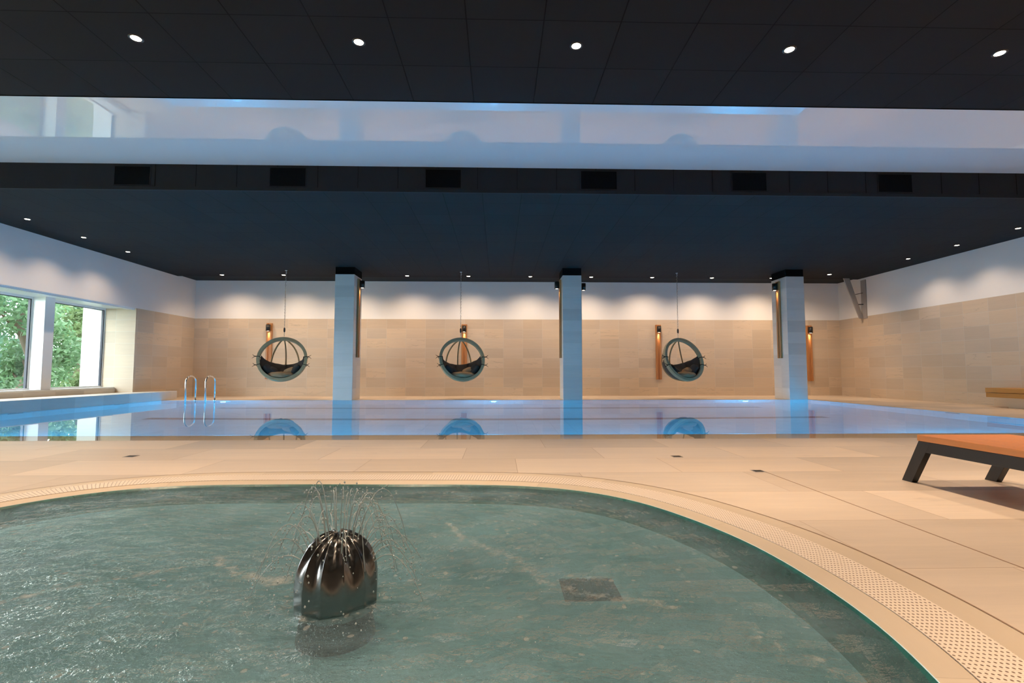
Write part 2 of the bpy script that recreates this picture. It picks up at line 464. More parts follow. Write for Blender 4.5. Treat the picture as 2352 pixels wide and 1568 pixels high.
mb = MB()     # main basin, faces inward
ZB = -1.4
zs = -0.0055
mb.poly([(PX0, PY0, ZB), (PX1, PY0, ZB), (PX1, PY1, ZB), (PX0, PY1, ZB)], 0)
mb.poly([(PX0, PY1, ZB), (PX1, PY1, ZB), (PX1, PY1, 0), (PX0, PY1, 0)], 0)
mb.poly([(PX0, PY0, ZB), (PX0, PY1, ZB), (PX0, PY1, 0), (PX0, PY0, 0)], 0)
mb.poly([(PX1, PY0, ZB), (PX1, PY0, 0), (PX1, PY1, 0), (PX1, PY1, ZB)], 0)
mb.poly([(PX0, PY0, ZB), (PX0, PY0, zs), (PX1, PY0, zs), (PX1, PY0, ZB)], 0)
mb.poly([(PX0, SHELF, zs), (PX1, SHELF, zs), (PX1, PY0, zs), (PX0, PY0, zs)], 1)
mb.poly([(PX0, SHELF, zs), (PX0, SHELF, 0), (PX1, SHELF, 0), (PX1, SHELF, zs)], 1)
mb.poly([(PX0, SHELF, zs), (PX0, PY0, zs), (PX0, PY0, 0), (PX0, SHELF, 0)], 1)
mb.poly([(PX1, SHELF, zs), (PX1, SHELF, 0), (PX1, PY0, 0), (PX1, PY0, zs)], 1)
struct(mb.build('pool_basin', [M['pool_tile'], M['kerb']], recalc=False), 'pale tiled basin of the long swimming pool', 'pool')

mb = MB()
for y in (9.4, 11.8): mb.box(PX0 + 2.2, PX1 - 2.0, y - 0.14, y + 0.14, ZB, ZB + 0.003)
M['pool_line'] = simple('grey_blue_mosaic_line', lin(92, 112, 128), 0.4)
struct(mb.build('trim_13', M['pool_line']), 'two dark mosaic lines across the pool floor', 'pool line')
mb = MB()
zw = -0.004
mb.poly([(PX0, PY0, zw), (PX1, PY0, zw), (PX1, PY1, zw), (PX0, PY1, zw)], 0)
mb.poly([(PX0, SHELF + .002, zw), (PX1, SHELF + .002, zw), (PX1, PY0, zw), (PX0, PY0, zw)], 1)
tag(mb.build('pool_water', [M['water'], M['film']], recalc=False), 'still blue-lit water filling the long swimming pool to the brim', 'water', kind='stuff')

# small pool
mb = MB()
DEP = 0.10
inner = offset(-0.01); deep = offset(-0.20)
ring_strip(mb, -0.012, 0.0, ZW2 - 0.005, ZW2 + 0.008, 1)
ring_strip(mb, -0.04, -0.012, -DEP, ZW2 - 0.005, 1)
ring_strip(mb, -0.09, -0.04, -DEP - 0.008, -DEP, 1)
ring_strip(mb, -0.16, -0.09, -DEP - 0.03, -DEP - 0.008, 0)
mb.face([mb.add((p.x, p.y, -DEP - 0.03)) for p in offset(-0.16)], 0)
M['basin_floor'] = simple('sea_green_basin_floor', lin(126, 172, 184), 0.5, var=0.18, scale=2.5)
struct(mb.build('paddling_pool_basin', [M['basin_floor'], M['teal']]), 'teal mosaic basin of the rounded paddling pool', 'pool')
mb = MB()
ring_strip(mb, 0.0, 0.002, ZW2 - 0.03, -0.008, 0, True)
ring_strip(mb, 0.002, 0.085, -0.008, 0.0, 0, True)
ring_strip(mb, 0.255, 0.36, 0.0, 0.0, 0, True)
ring_strip(mb, 0.36, 0.366, 0.0015, 0.0015, 1, True)
M['joint'] = simple('brown_sealant_joint', lin(150, 122, 98), 0.7)
struct(mb.build('pool_kerb', [M['kerb'], M['joint']]), 'curved beige stone kerb around the paddling pool', 'kerb')
mb = MB()
ring_strip(mb, 0.088, 0.25, 0.002, 0.004, 0, True)
ring_strip(mb, 0.25, 0.2501, 0.004, -0.02, 0, True)
ring_strip(mb, 0.06, 0.37, -0.02, -0.02, 1, True)
ring_strip(mb, 0.0849, 0.085, -0.02, 0.0, 0, True)
ring_strip(mb, 0.255, 0.2551, 0.0, -0.02, 0, True)
ring_strip(mb, 0.3699, 0.37, 0.0, -0.02, 1, True)
ring_strip(mb, 0.088, 0.0881, 0.002, -0.02, 0, True)
tag(mb.build('overflow_grating', [M['grate'], M['drain']]), 'white perforated overflow grating curving around the paddling pool', 'grating')

# choppy water surface of the small pool
FX, FY = -0.528, 1.70      # fountain
streams = [[(-0.25, 2.55), (-0.16, 2.30), (0.02, 2.12), (0.13, 1.92), (0.17, 1.80), (0.36, 1.70), (0.58, 1.62)], [(-1.15, 2.1), (-0.95, 1.92), (-0.78, 1.86)],
           [(-1.75, 1.62), (-1.45, 1.85), (-1.22, 2.0)], [(0.72, 1.45), (0.86, 1.28), (0.95, 1.05)]]
def seg_d(p, a, b):
    a, b = Vector(a), Vector(b); d = b - a
    t = max(0, min(1, (p - a).dot(d) / d.length_squared))
    return (p - a - t * d).length
mb = MB()
NR = 90
cx0, cy0 = -0.93, 1.75
foam = []
prev = None
for r in range(NR + 1):
    f = (r / NR)
    row = []
    for i in range(0, 240):
        p = Vector((cx0, cy0)).lerp(OUT[i], f)
        dF = (p - Vector((FX, FY))).length
        amp = 0.005 + 0.009 * math.exp(-dF * 1.6)
        z = ZW2 + amp * (noise.fractal(Vector((p.x * 5, p.y * 9, 0.3)), 0.9, 2.1, 3)) + 0.004 * math.sin(dF * 46) * math.exp(-dF * 3)
        row.append(mb.add((p.x, p.y, z)))
        dd = min(min(seg_d(p, s[k], s[k + 1]) for k in range(len(s) - 1)) for s in streams)
        edge = (p - OUT[i]).length
        fo = max(0.0, 1 - dd / 0.07) * 0.62 + 0.30 * math.exp(-abs(dF - 0.30) * 9) + 0.5 * math.exp(-abs(dF - 0.145) * 60)
        if edge < 0.2: fo -= (0.2 - edge) * 2.2
        foam.append(fo)
    if prev:
        for i in range(240):
            j = (i + 1) % 240
            mb.face((prev[i], prev[j], row[j], row[i]), 0, True)
    prev = row
wo = mb.build('paddling_pool_water', M['water_small'], recalc=False)
at = wo.data.attributes.new('foam', 'FLOAT', 'POINT')
at.data.foreach_set('value', foam)
for p in wo.data.polygons:
    if p.normal.z < 0: p.flip()
tag(wo, 'choppy sea-green bubbling water in the paddling pool', 'water', kind='stuff')

# ------------------------------------------------------------------ walls
mb = MB()
mb.box(XL - 1.2, XR + 0.3, YB, YB + 0.3, -0.02, ZT, 0)
mb.box(XL - 1.2, XR + 0.3, YB, YB + 0.3, ZT, 4.2, 1)
struct(mb.build('wall_far', [M['wall_tile'], M['white']]), 'far wall, beige stone tiles below and white paint above', 'wall')
mb = MB()
mb.box(XR, XR + 0.3, YN, YB, -0.02, ZT, 0)
mb.box(XR, XR + 0.3, YN, YB, ZT, 4.2, 1)
struct(mb.build('wall_right', [M['side_tile'], M['white']]), 'right wall, beige stone tiles below and white paint above', 'wall')
mb = MB()
ZL = 0.21
W0, W1 = 0.6, 12.97     # window niche along Y
mb.box(XL - 1.2, XL, W1, YB, -0.02, ZT, 0)                 # tiled end with jamb
mb.box(XL - 1.2, XL, YN, W0, -0.02, ZT, 0)
mb.box(XL - 1.2, XL, YN, YB, ZT, 4.2, 1)                   # painted wall over the niche
mb.box(XG - 0.35, XL, W0, W1, -0.02, ZL, 0)                # parapet
struct(mb.build('wall_left', [M['side_tile'], M['white']]), 'left wall with a deep window niche, white paint above', 'wall')
mb = MB()
mb.box(XL - 1.2, XR + 0.3, YN - 0.3, YN, -0.02, 4.2, 0)
M['grey_paint'] = simple('grey_wall_paint', (0.16, 0.155, 0.15, 1), 0.6)
struct(mb.build('wall_near', M['grey_paint']), 'grey wall behind the camera', 'wall')
# ledge along the left pool side
mb = MB()
mb.box(XL, PX0, 4.2, 13.75, 0.0, ZL + 0.012, 0)
struct(mb.build('trim_1', M['pillar_tile'], bevel=0.006), 'raised stone ledge between the pool and the windows', 'ledge')
mb = MB()
mb.box(XG + 0.02, -9.69, W0, 12.95, ZL + 0.002, 0.335, 0)
struct(mb.build('trim_2', M['pillar_tile'], bevel=0.004), 'low stone heating box under the windows', 'window sill')
# exterior reveals
mb = MB()
mb.box(XG - 0.52, XG - 0.03, W1 - 0.02, W1 + 0.25, 0, ZT, 0)
struct(mb.build('trim_3', M['white_gloss']), 'white outer window reveal', 'window reveal')

# ceiling
mb = MB()
def slab(x0, x1, y0, y1, z, h=0.03, mi=0): mb.box(x0, x1, y0, y1, z, z + h, mi)
slab(XL, XR, YN, RY0, ZC); slab(XL, XR, RY1, 14.55, ZC)
slab(XL, RX0, RY0, RY1, ZC); slab(RX1, XR, RY0, RY1, ZC)
struct(mb.build('ceiling', M['ceiling']), 'black acoustic panel ceiling', 'ceiling')
mb = MB()
slab(XL, XR, 14.52, YB, 3.535, 0.03)
mb.box(XL, XR, 14.545, 14.55, ZC, 3.54)
struct(mb.build('trim_4', M['black']), 'black recessed strip where the ceiling meets the far wall', 'ceiling trim')
mb = MB()
mb.poly([(RX0, RY0, RZ), (RX0, RY1, RZ), (RX1, RY1, RZ), (RX1, RY0, RZ)], 0)
struct(mb.build('ceiling_stretch', M['stretch'], recalc=False), 'glossy white stretch ceiling in the recess', 'ceiling')
mb = MB()
mb.box(RX0, RX1, RY1, RY1 + 0.02, ZC + 0.0, RZ, 0)
mb.box(RX0, RX1, RY1 - 0.012, RY1 + 0.02, ZC - 0.004, ZC + 0.05, 0)
mb.box(RX0, RX1, RY0 - 0.02, RY0, ZC, RZ, 0)
mb.box(RX0 - 0.02, RX0, RY0, RY1, ZC, RZ, 0)
mb.box(RX1, RX1 + 0.02, RY0, RY1, ZC, RZ, 0)
k = 0
xs = -5.85 + 0.615
while xs < 9:
    mb.box(xs - 0.003, xs + 0.003, RY1 - 0.003, RY1, ZC + 0.05, RZ, 1); xs += 0.6131
struct(mb.build('trim_5', [M['black'], M['void']]), 'black panelled sides of the ceiling recess', 'ceiling trim')
mb = MB()
mb.box(XL - 1.0, XR, YN, YB, 4.2, 4.3)
struct(mb.build('ceiling_roof', M['black']), 'roof slab above the ceiling', 'ceiling')

# vents in the recess side
for i, (x0, x1, lab) in enumerate([(-5.85, -5.298, 'leftmost square black air vent in the ceiling recess side'), (-3.517, -2.955, 'square black air vent above the left hanging chair, second from the left'),
                    (-1.144, -0.58, 'square black air vent above the middle hanging chair, third from the left'), (1.268, 1.849, 'square black air vent above the middle pillar, fourth from the left'),
                    (3.652, 4.215, 'square black air vent left of the right-hand pillar, fifth from the left'), (5.99, 6.554, 'rightmost square black air vent in the ceiling recess side')]):
    t = empty('air_vent', ((x0 + x1) / 2, RY1, ZC + 0.06), lab, 'vent', 'air vents in the ceiling recess')
    z0, z1 = ZC + 0.062, RZ - 0.03
    f = MB()
    for a in ((x0, x0 + .012, z0, z1), (x1 - .012, x1, z0, z1), (x0 + .012, x1 - .012, z0, z0 + .012), (x0 + .012, x1 - .012, z1 - .012, z1)):
        f.box(a[0], a[1], RY1 - 0.01, RY1, a[2], a[3])
    f.build('frame', M['black'], t)
    f = MB(); f.box(x0 + .012, x1 - .012, RY1 - 0.004, RY1 - 0.001, z0 + .012, z1 - .012); f.build('opening', M['void'], t)

# ------------------------------------------------------------------ windows and piers
pier = [(10.98, 11.22), (8.95, 9.19), (6.92, 7.16), (4.89, 5.13), (2.86, 3.10)]
mb_labels = ['white pier between the two visible windows', 'white pier beyond the left edge of view', 'white pier beside the pool edge', 'white window pier near the paddling pool', 'white window pier behind the camera']
edges = [W1] + [e for p in pier for e in (p[1], p[0])] + [W0]
for i, (a, b) in enumerate(pier):
    mb = MB(); mb.box(XG - 0.06, -9.775, a, b, 0.335 if True else ZL, ZT, 0)
    struct(mb.build('trim_%d' % (6 + i), M['white_gloss'], bevel=0.004), mb_labels[i], 'window pier')
mb = MB()
mb.box(XG - 0.06, XL - 0.01, W0, W1, ZT - 0.012, ZT, 0)
mb.box(XL - 0.10, XL - 0.04, W0, W1, ZT - 0.045, ZT - 0.012, 0)
mb.box(XL - 0.24, XL - 0.18, W0, W1, ZT - 0.035, ZT - 0.012, 0)
struct(mb.build('trim_11', M['white_gloss']), 'white head lining and blind track over the windows', 'window trim')
for i in range(0, len(edges), 2):
    y1, y0 = edges[i], edges[i + 1]
    t = empty('window_%d' % (i // 2 + 1), (XG, y0, 0.335), None, None)
    struct(t, ['white framed window nearest the far wall', 'white framed window at the left edge'][i // 2] if i < 4 else 'white framed window beside the deck', 'window')
    f = MB()
    z0, z1 = 0.335, ZT - 0.012
    for a in ((y0, y0 + .055, z0, z1), (y1 - .03, y1, z0, z1), (y0 + .055, y1 - .03, z0, z0 + .05), (y0 + .055, y1 - .03, z1 - .05, z1)):
        f.box(XG - 0.04, XG + 0.03, a[0], a[1], a[2], a[3])
    wf = f.build('window_frame', M['white_gloss'], t)
    f = MB()
    for a in ((y0 + .055, y0 + .07, z0 + .05, z1 - .05), (y1 - .055, y1 - .03, z0 + .05, z1 - .05), (y0 + .07, y1 - .055, z1 - .062, z1 - .05)):
        f.box(XG - 0.03, XG + 0.02, a[0], a[1], a[2], a[3])
    f.build('gasket', M['darkgasket'], wf)
    f = MB(); f.poly([(XG, y0 + .05, z0 + .04), (XG, y1 - .02, z0 + .04), (XG, y1 - .02, z1 - .04), (XG, y0 + .05, z1 - .04)])
    f.build('pane', M['glass'], t)
    f = MB(); f.box(XG + 0.03, XG + 0.33, y0 + 0.0, y1, 0.335, 0.353); f.build('window_sill', M['white_gloss'], t)

# ------------------------------------------------------------------ pillars
plabels = ['stone tiled pillar left of the middle hanging chair', 'stone tiled pillar standing just right of the middle hanging chair', 'stone tiled pillar at the right end of the pool, widest side face showing']
for (x0, x1), lab in zip(((-4.30, -3.80), (1.70, 2.20), (7.735, 8.22)), plabels):
    t = empty('pillar', ((x0 + x1) / 2, 13.5, 0), lab, 'pillar', 'stone pillars at the far pool edge')
    d1 = 13.87
    m = MB(); m.box(x0, x1, 13.14, d1, 0, 3.30); m.build('shaft', M['pillar_tile'], t, bevel=0.004)
    m = MB(); m.box(x0 - 0.0, x1, 13.16, d1 - 0.02, 3.30, ZC); m.build('cap', M['void'], t)

# ------------------------------------------------------------------ downlights
def downlight(x, y, z, label, group, energy, rot=(0, 0, 0), angle=1.3, blend=0.8, r=0.038):
    t = empty('ceiling_downlight', (x, y, z), label, 'ceiling light', group)
    m = MB()
    m.grid(lambda u, v: (x + (r + 0.018 * v) * math.cos(2 * PI * u), y + (r + 0.018 * v) * math.sin(2 * PI * u), z - 0.006 * math.sin(PI * v) - 0.001), 28, 5, closeu=True)
    m.build('trim_ring', M['blackmetal'], t)
    m = MB()
    m.face([m.add((x + r * math.cos(2 * PI * k / 24), y + r * math.sin(2 * PI * k / 24), z - 0.003)) for k in range(24)][::-1])
    m.build('lens', M['led'], t, recalc=False)
    lamp('lamp_beam', 'SPOT', (x, y, z - 0.03), energy, WARM, t, rot, spot_size=angle, spot_blend=blend, shadow_soft_size=0.04)
    return t
G1 = 'downlights in the ceiling over the near deck'
for k, (x, lab) in enumerate([(-3.018, 'bright ceiling downlight furthest left in the nearest row'), (-1.18, 'bright ceiling downlight in the nearest row, second from the left'), (0.656, 'bright ceiling downlight in the middle of the nearest row'),
               (2.497, 'bright ceiling downlight in the nearest row, second from the right'), (4.355, 'bright ceiling downlight furthest right in the nearest row')]):
    downlight(x, 4.075, ZC, lab, G1, W_DOWN)
for x in (-4.86, -6.7, 6.2, 8.0): downlight(x, 4.075, ZC, 'ceiling downlight in the nearest row outside the view', G1, W_DOWN)
for y in (2.0, -0.2, -2.4):
    for x in (-6.7, -4.86, -3.02, -1.18, 0.656, 2.497, 4.34, 6.2, 8.0): downlight(x, y, ZC, 'ceiling downlight above the paddling pool outside the view', G1, W_DOWN)
G2 = 'downlights along the left wall'
for y, lab in ((9.143, 'ceiling downlight over the windows, nearest of the left wall row'), (10.376, 'ceiling downlight over the windows, middle of the left wall row'), (11.607, 'ceiling downlight over the windows, furthest of the left wall row')):
    downlight(-8.545, y, ZC, lab, G2, W_SIDE, angle=2.2, blend=1.0)
for y in (7.91, 3.0, 1.8): downlight(-8.545, y, ZC, 'ceiling downlight of the left wall row outside the view', G2, W_SIDE, angle=2.2, blend=1.0)
G3 = 'downlights along the right wall'
for y, lab in ((9.227, 'ceiling downlight by the right wall, nearest of three'), (10.518, 'ceiling downlight by the right wall, middle of three'), (11.819, 'ceiling downlight by the right wall, furthest of three')):
    downlight(10.01, y, ZC, lab, G3, W_SIDE, angle=2.2, blend=1.0)
for y in (7.93, 6.6, 4.6, 3.0, 1.5): downlight(10.01, y, ZC, 'ceiling downlight of the right wall row outside the view', G3, W_SIDE, angle=2.2, blend=1.0)
G4 = 'downlights washing the far wall'
far = [(-7.887, 14.32, 'wall-washing downlight at the far left corner'), (-6.138, 14.30, 'wall-washing downlight beside the left hanging chair chain'), (-4.38, 14.31, 'wall-washing downlight hidden behind the left pillar'),
       (-2.637, 14.32, 'wall-washing downlight just right of the left pillar'), (-0.876, 14.33, 'wall-washing downlight beside the middle hanging chair chain'), (0.914, 14.35, 'wall-washing downlight just left of the middle pillar'),
       (2.695, 14.37, 'wall-washing downlight just right of the middle pillar'), (4.493, 14.39, 'wall-washing downlight left of the right hanging chair chain'), (6.269, 14.41, 'wall-washing downlight just left of the right pillar'),
       (8.05, 14.4, 'wall-washing downlight hidden behind the right pillar'), (9.381, 13.80, 'single downlight between the right pillar and the metal bracket')]
for x, y, lab in far: downlight(x, y, ZC, lab, G4, W_WASH, rot=(0.2, 0, 0), angle=2.35, blend=1.0, r=0.048)

# ------------------------------------------------------------------ sconces
def sconce(x, y, z0, z1, direction, label, group, e=None):
    """plank on a surface whose outward normal is `direction`"""
    t = empty('wall_sconce', (x, y, z0), label, 'wall lamp', group)
    n = Vector(direction); s = Vector((-n.y, n.x, 0))
    c = Vector((x, y, 0))
    def obox(m, a0, a1, n0, n1, za, zb):
        q = [c + s * a + n * b for a, b in ((a0, n0), (a1, n0), (a1, n1), (a0, n1))]
        m.prism([(p.x, p.y, za) for p in q], (0, 0, zb - za))
    m = MB()
    obox(m, -0.085, 0.085, 0.0, 0.022, z0, z1)
    obox(m, -0.085, -0.03, 0.022, 0.05, z0, z1); obox(m, 0.03, 0.085, 0.022, 0.05, z0, z1)
    m.build('wood_backboard', M['wood'], t, bevel=0.003)
    zc = z1 - 0.05
    p = c + n * 0.115
    m = MB()
    m.tube([(p.x, p.y, zc - 0.19), (p.x, p.y, zc)], 0.064, 24)
    q = c + n * 0.05
    m.tube([(q.x, q.y, zc - 0.08), (p.x, p.y, zc - 0.08)], 0.02, 10)
    shade = m.build('lamp_shade', M['blackmetal'], t)
    m = MB()
    m.face([m.add((p.x + 0.035 * math.cos(2 * PI * k / 20), p.y + 0.035 * math.sin(2 * PI * k / 20), zc - 0.192)) for k in range(20)][::-1])
    m.build('lens', M['led_sconce'], shade, recalc=False)
    d = -n * 0.06 + Vector((0, 0, -1))
    p = c + n * 0.044
    lamp('lamp_beam', 'SPOT', (p.x, p.y, zc - 0.215), e or W_SCONCE, WARM, t, d.to_track_quat('-Z', 'Y').to_euler(), spot_size=0.9, spot_blend=0.7, shadow_soft_size=0.03)
    return t
G5 = 'oak backed sconces on the far wall'
for x, z0, z1, lab in ((-7.0, 0.52, 2.22, 'oak backed black sconce behind the left hanging chair'), (-1.06, 0.52, 2.20, 'oak backed black sconce behind the middle hanging chair'),
                  (4.97, 0.50, 2.20, 'oak backed black sconce just left of the right hanging chair'), (9.745, 0.45, 2.19, 'oak backed black sconce right of the right-hand pillar')):
    sconce(x, YB, z0, z1, (0, -1, 0), lab, G5)
G6 = 'long oak backed sconces on the pillars'
sconce(-3.80, 13.5, 1.12, 3.24, (1, 0, 0), 'long oak backed sconce on the right side of the left pillar', G6)
sconce(1.70, 13.5, 1.11, 3.24, (-1, 0, 0), 'long oak backed sconce on the left side of the middle pillar', G6)
sconce(2.20, 13.5, 1.11, 3.20, (1, 0, 0), 'sconce on the right side of the middle pillar, only its black shade showing', G6)
sconce(7.735, 13.5, 1.11, 3.22, (-1, 0, 0), 'long oak backed sconce on the left face of the right-hand pillar', G6)

# ------------------------------------------------------------------ underwater lights
G7 = 'blue underwater lights'
def pool_light(x, y, z, ny, label):
    t = empty('underwater_light', (x, y, z), label, 'pool light', G7)
    m = MB()
    yy = y
    m.grid(lambda u, v: (x + (0.11 + 0.03 * v) * math.cos(2 * PI * u), yy + ny * (0.012 * math.sin(PI * v)), z + (0.11 + 0.03 * v) * math.sin(2 * PI * u)), 28, 5, closeu=True)
    m.build('rim', M['chrome'], t)
    m = MB()
    m.grid(lambda u, v: (x + 0.11 * math.cos(v * PI / 2) * math.cos(2 * PI * u), y + ny * 0.07 * math.sin(v * PI / 2), z + 0.11 * math.cos(v * PI / 2) * math.sin(2 * PI * u)), 24, 8, closeu=True)
    m.build('lens', M['led_blue'], t)
    lamp('lamp_beam', 'POINT', (x, y + ny * 0.17, z), W_POOL, BLUE, t, shadow_soft_size=0.06)
for x, lab in ((-7.0, 'blue underwater light beside the pool ladder'), (-0.13, 'blue underwater light below the middle hanging chair'), (6.45, 'blue underwater light in front of the right-hand pillar')):
    pool_light(x, PY1, -0.42, -1, lab)
for x in (-6.4, -2.1, 2.1, 6.4): pool_light(x, PY0, -1.05, 1, 'blue underwater light in the near pool side, hidden by the deck')

for x, y, lab in ((PX0, 9.25, 'small grey inlet plate in the left pool side, nearer the camera'), (PX0, 11.7, 'small grey inlet plate in the left pool side, nearer the ladder'), (PX1, 8.9, 'small grey inlet plate in the right pool side')):
    s_ = 1 if x < 0 else -1
    t = empty('pool_inlet', (x, y, -0.12), lab, 'inlet', 'inlet plates in the pool sides')
    m = MB(); m.box(min(x, x + s_ * 0.012), max(x, x + s_ * 0.012), y - 0.14, y + 0.14, -0.2, -0.06); pl = m.build('plate', M['drain'], t)
    m = MB()
    for k in range(5): m.box(min(x + s_ * .012, x + s_ * 0.02), max(x + s_ * .012, x + s_ * 0.02), y - 0.12, y + 0.12, -0.19 + k * 0.026, -0.178 + k * 0.026)
    m.build('grille', M['blackmetal'], t)

# ------------------------------------------------------------------ pool ladder
t = empty('pool_ladder', (-7.6, 13.1, 0), 'chrome pool ladder with two looped handrails at the far left of the pool', 'ladder')
for x in (-7.82, -7.33):
    m = MB()
    pts = [(x, 12.76, -0.95), (x, 12.76, 0.48)]
    for k in range(1, 12):
        a = PI * k / 12
        pts.append((x, 12.97 - 0.21 * math.cos(a), 0.48 + 0.15 * math.sin(a)))
    pts += [(x, 13.18, 0.48), (x, 13.18, 0.0)]
    m.tube(pts, 0.021, 12); rail = m.build('handrail', M['chrome'], t)
    m = MB(); m.cyl((x, 13.18, 0.0), (x, 13.18, 0.02), 0.045, 0.03); m.build('floor_flange', M['chrome'], rail)
for z in (-0.25, -0.52, -0.79):
    m = MB(); m.box(-7.82, -7.33, 12.72, 12.81, z - 0.012, z + 0.012); m.build('tread', M['chrome'], t, bevel=0.004)

# ------------------------------------------------------------------ hanging chairs
def make_chair(label):
    t = empty('hanging_chair', (0, 0, 0), label, 'hanging chair', 'hanging ring chairs in front of the far wall')
    R, tau = 0.583, math.radians(20)
    zt = 1.655
    # ring centre relative to the hanging point (0,0,zt)
    ux = Vector((1, 0, 0)); uz = Vector((0, math.sin(tau), math.cos(tau))); un = Vector((0, -math.cos(tau), math.sin(tau)))   # un: front normal
    ctr = Vector((0, 0, zt)) - uz * (R + 0.036)
    def P(x, z, n): return ctr + ux * x + uz * z + un * n
    m = MB()     # ring: rectangular laminated section
    N = 72
    prof = [(-0.036, -0.05), (0.036, -0.05), (0.04, 0.0), (0.036, 0.05), (-0.036, 0.05), (-0.04, 0.0)]
    rings = [[m.add(P((R + a) * math.cos(2 * PI * k / N), (R + a) * math.sin(2 * PI * k / N), b)) for a, b in prof] for k in range(N)]
    for k in range(N):
        A, B = rings[k], rings[(k + 1) % N]
        for j in range(6): m.face((A[j], A[(j + 1) % 6], B[(j + 1) % 6], B[j]), 0, False)
    fring = m.build('front_ring', M['ringwood'], t)
    D = 0.60
    def Q(az, el, s=1.0):   # ellipsoid bowl behind the ring; az from straight back
        c = math.cos(el)
        return P(s * R * c * math.sin(az), s * R * math.sin(el), -s * D * c * math.cos(az))
    for az in (-0.66, 0.0, 0.66):
        m = MB()
        pts = [Q(az, PI / 2 * 0.965 - k * (PI * 0.965) / 30) for k in range(31)]
        A = []
        for k, p in enumerate(pts):
            d = (pts[min(k + 1, 30)] - pts[max(k - 1, 0)]).normalized()
            o = (p - ctr).normalized(); s = d.cross(o).normalized()
            A.append([m.add(p + s * a * 0.017 + o * b * 0.012) for a, b in ((-1, -1), (1, -1), (1, 1), (-1, 1))])
        for k in range(30):
            for j in range(4): m.face((A[k][j], A[k][(j + 1) % 4], A[k + 1][(j + 1) % 4], A[k + 1][j]))
        m.face(A[0]); m.face(A[-1][::-1])
        m.build('rib', M['ribwood'], t)
    # sling: lower part of the bowl
    m = MB()
    def top(az): return -0.06 + 0.12 * (abs(az) / (PI / 2)) ** 1.6
    m.grid(lambda u, v: Q((u - .5) * PI * 0.98, -PI / 2 * 0.99 + v * (PI / 2 * 0.99 + top((u - .5) * PI)), 0.965), 40, 18)
    m.build('sling', M['sling'], t, solid=0.012)
    # curved back cushion
    m = MB()
    def cush(u, v):
        az = (u - .5) * PI * 0.98
        hi = top(az) + 0.16; lo = hi - 0.75
        w_ = 2 * PI * v
        el = (hi + lo) / 2 + (hi - lo) / 2 * math.cos(w_)
        puff = 0.07 * (0.75 + 0.25 * math.cos(u * PI * 8)) * abs(math.sin(w_)) ** 0.6 * (1 if math.sin(w_) > 0 else -0.1)
        e2 = min(1.0, 6 * u, 6 * (1 - u)) ** 0.5
        p = Q(az, el, 0.93 - puff / R * e2 - 0.02)
        return p + Vector((0, 0, 0.012 * noise.noise(p * 9)))
    m.grid(cush, 44, 20)
    m.build('back_cushion', M['cushion'], t)
    # seat pad
    m = MB()
    sc = Q(0, -1.0, 0.80); sc = Vector((0, sc.y * 0.35 + ctr.y * 0.65 - 0.02, ctr.z - 0.42))
    def padf(u, v):
        a = 2 * PI * u; b = -PI / 2 + PI * v
        c, s = math.cos(b), math.sin(b)
        r = 0.36
        p = sc + Vector((r * c ** 0.5 * math.cos(a), 0.27 * c ** 0.5 * math.sin(a), 0.085 * s))
        return p + Vector((0, 0, 0.015 * noise.noise(p * 8)))
    m.grid(padf, 36, 16, closeu=True)
    m.build('seat_cushion', M['pad'], t)
    for x, y, z, rx, col in ((-0.20, 0.03, 0.10, 0.6, 'cushion'), (0.17, 0.05, 0.10, -0.4, 'pad'), (0.33, -0.02, 0.15, -0.9, 'cushion'), (-0.34, -0.02, 0.15, 0.9, 'cushion')):
        m = MB()
        mt = Matrix.Translation(sc + Vector((x, y, z))) @ Matrix.Rotation(rx, 4, 'Y') @ Matrix.Rotation(0.5, 4, 'X')
        def pil(u, v, mt=mt):
            a = 2 * PI * u; b = -PI / 2 + PI * v
            c, s = math.cos(b), math.sin(b)
            sq = lambda q: math.copysign(abs(q) ** 0.6, q)
            return mt @ Vector((0.145 * sq(c) * sq(math.cos(a)), 0.11 * sq(c) * sq(math.sin(a)), 0.065 * sq(s)))
        m.grid(pil, 24, 12, closeu=True)
        m.build('scatter_cushion', M[col], t)
    # tie straps round the ring
    for a in (math.radians(5), math.radians(-17), math.radians(175), math.radians(197)):
        m = MB()
        c0 = Vector((math.cos(a), math.sin(a)))
        loop = [P((R + d) * c0.x, (R + d) * c0.y, n) for d, n in ((-0.045, -0.06), (-0.045, 0.06), (0.045, 0.06), (0.045, -0.06))]
        m.tube(loop, 0.008, 6, closed=True)
        e = (R + 0.045)
        sgn = 1 if math.cos(a) > 0 else -1
        m.tube([P(e * c0.x, e * c0.y, 0.05), P(e * c0.x + sgn * 0.05, e * c0.y + 0.01, 0.06), P(e * c0.x + sgn * 0.09, e * c0.y + 0.05, 0.05)], [0.009, 0.008, 0.004], 6)
        m.tube([P(e * c0.x, e * c0.y, 0.05), P(e * c0.x + sgn * 0.05, e * c0.y - 0.02, 0.06), P(e * c0.x + sgn * 0.10, e * c0.y - 0.06, 0.05)], [0.009, 0.008, 0.003], 6)
        m.build('tie_strap', M['strap'], fring)
    # suspension
    m = MB()
    z = zt + 0.02; k = 0
    while z < 3.40:
        if 1.80 < z < 1.93: z += 0.03; continue
        h = 0.028
        pts = []
        for j in range(10):
            a = 2 * PI * j / 10
            o = 0.011 * math.cos(a)
            pts.append((o if k % 2 else 0, 0 if k % 2 else o, z + h + (h + 0.003) * math.sin(a)))
        m.tube(pts, 0.0036, 5, closed=True)
        z += 0.0535 - 0.012; k += 1
    m.build('chain', M['chrome'], t)
    m = MB()
    m.tube([(0, 0, 1.80), (0, 0, 1.83), (0, 0, 1.90), (0, 0, 1.93)], [0.012, 0.024, 0.024, 0.012], 12)
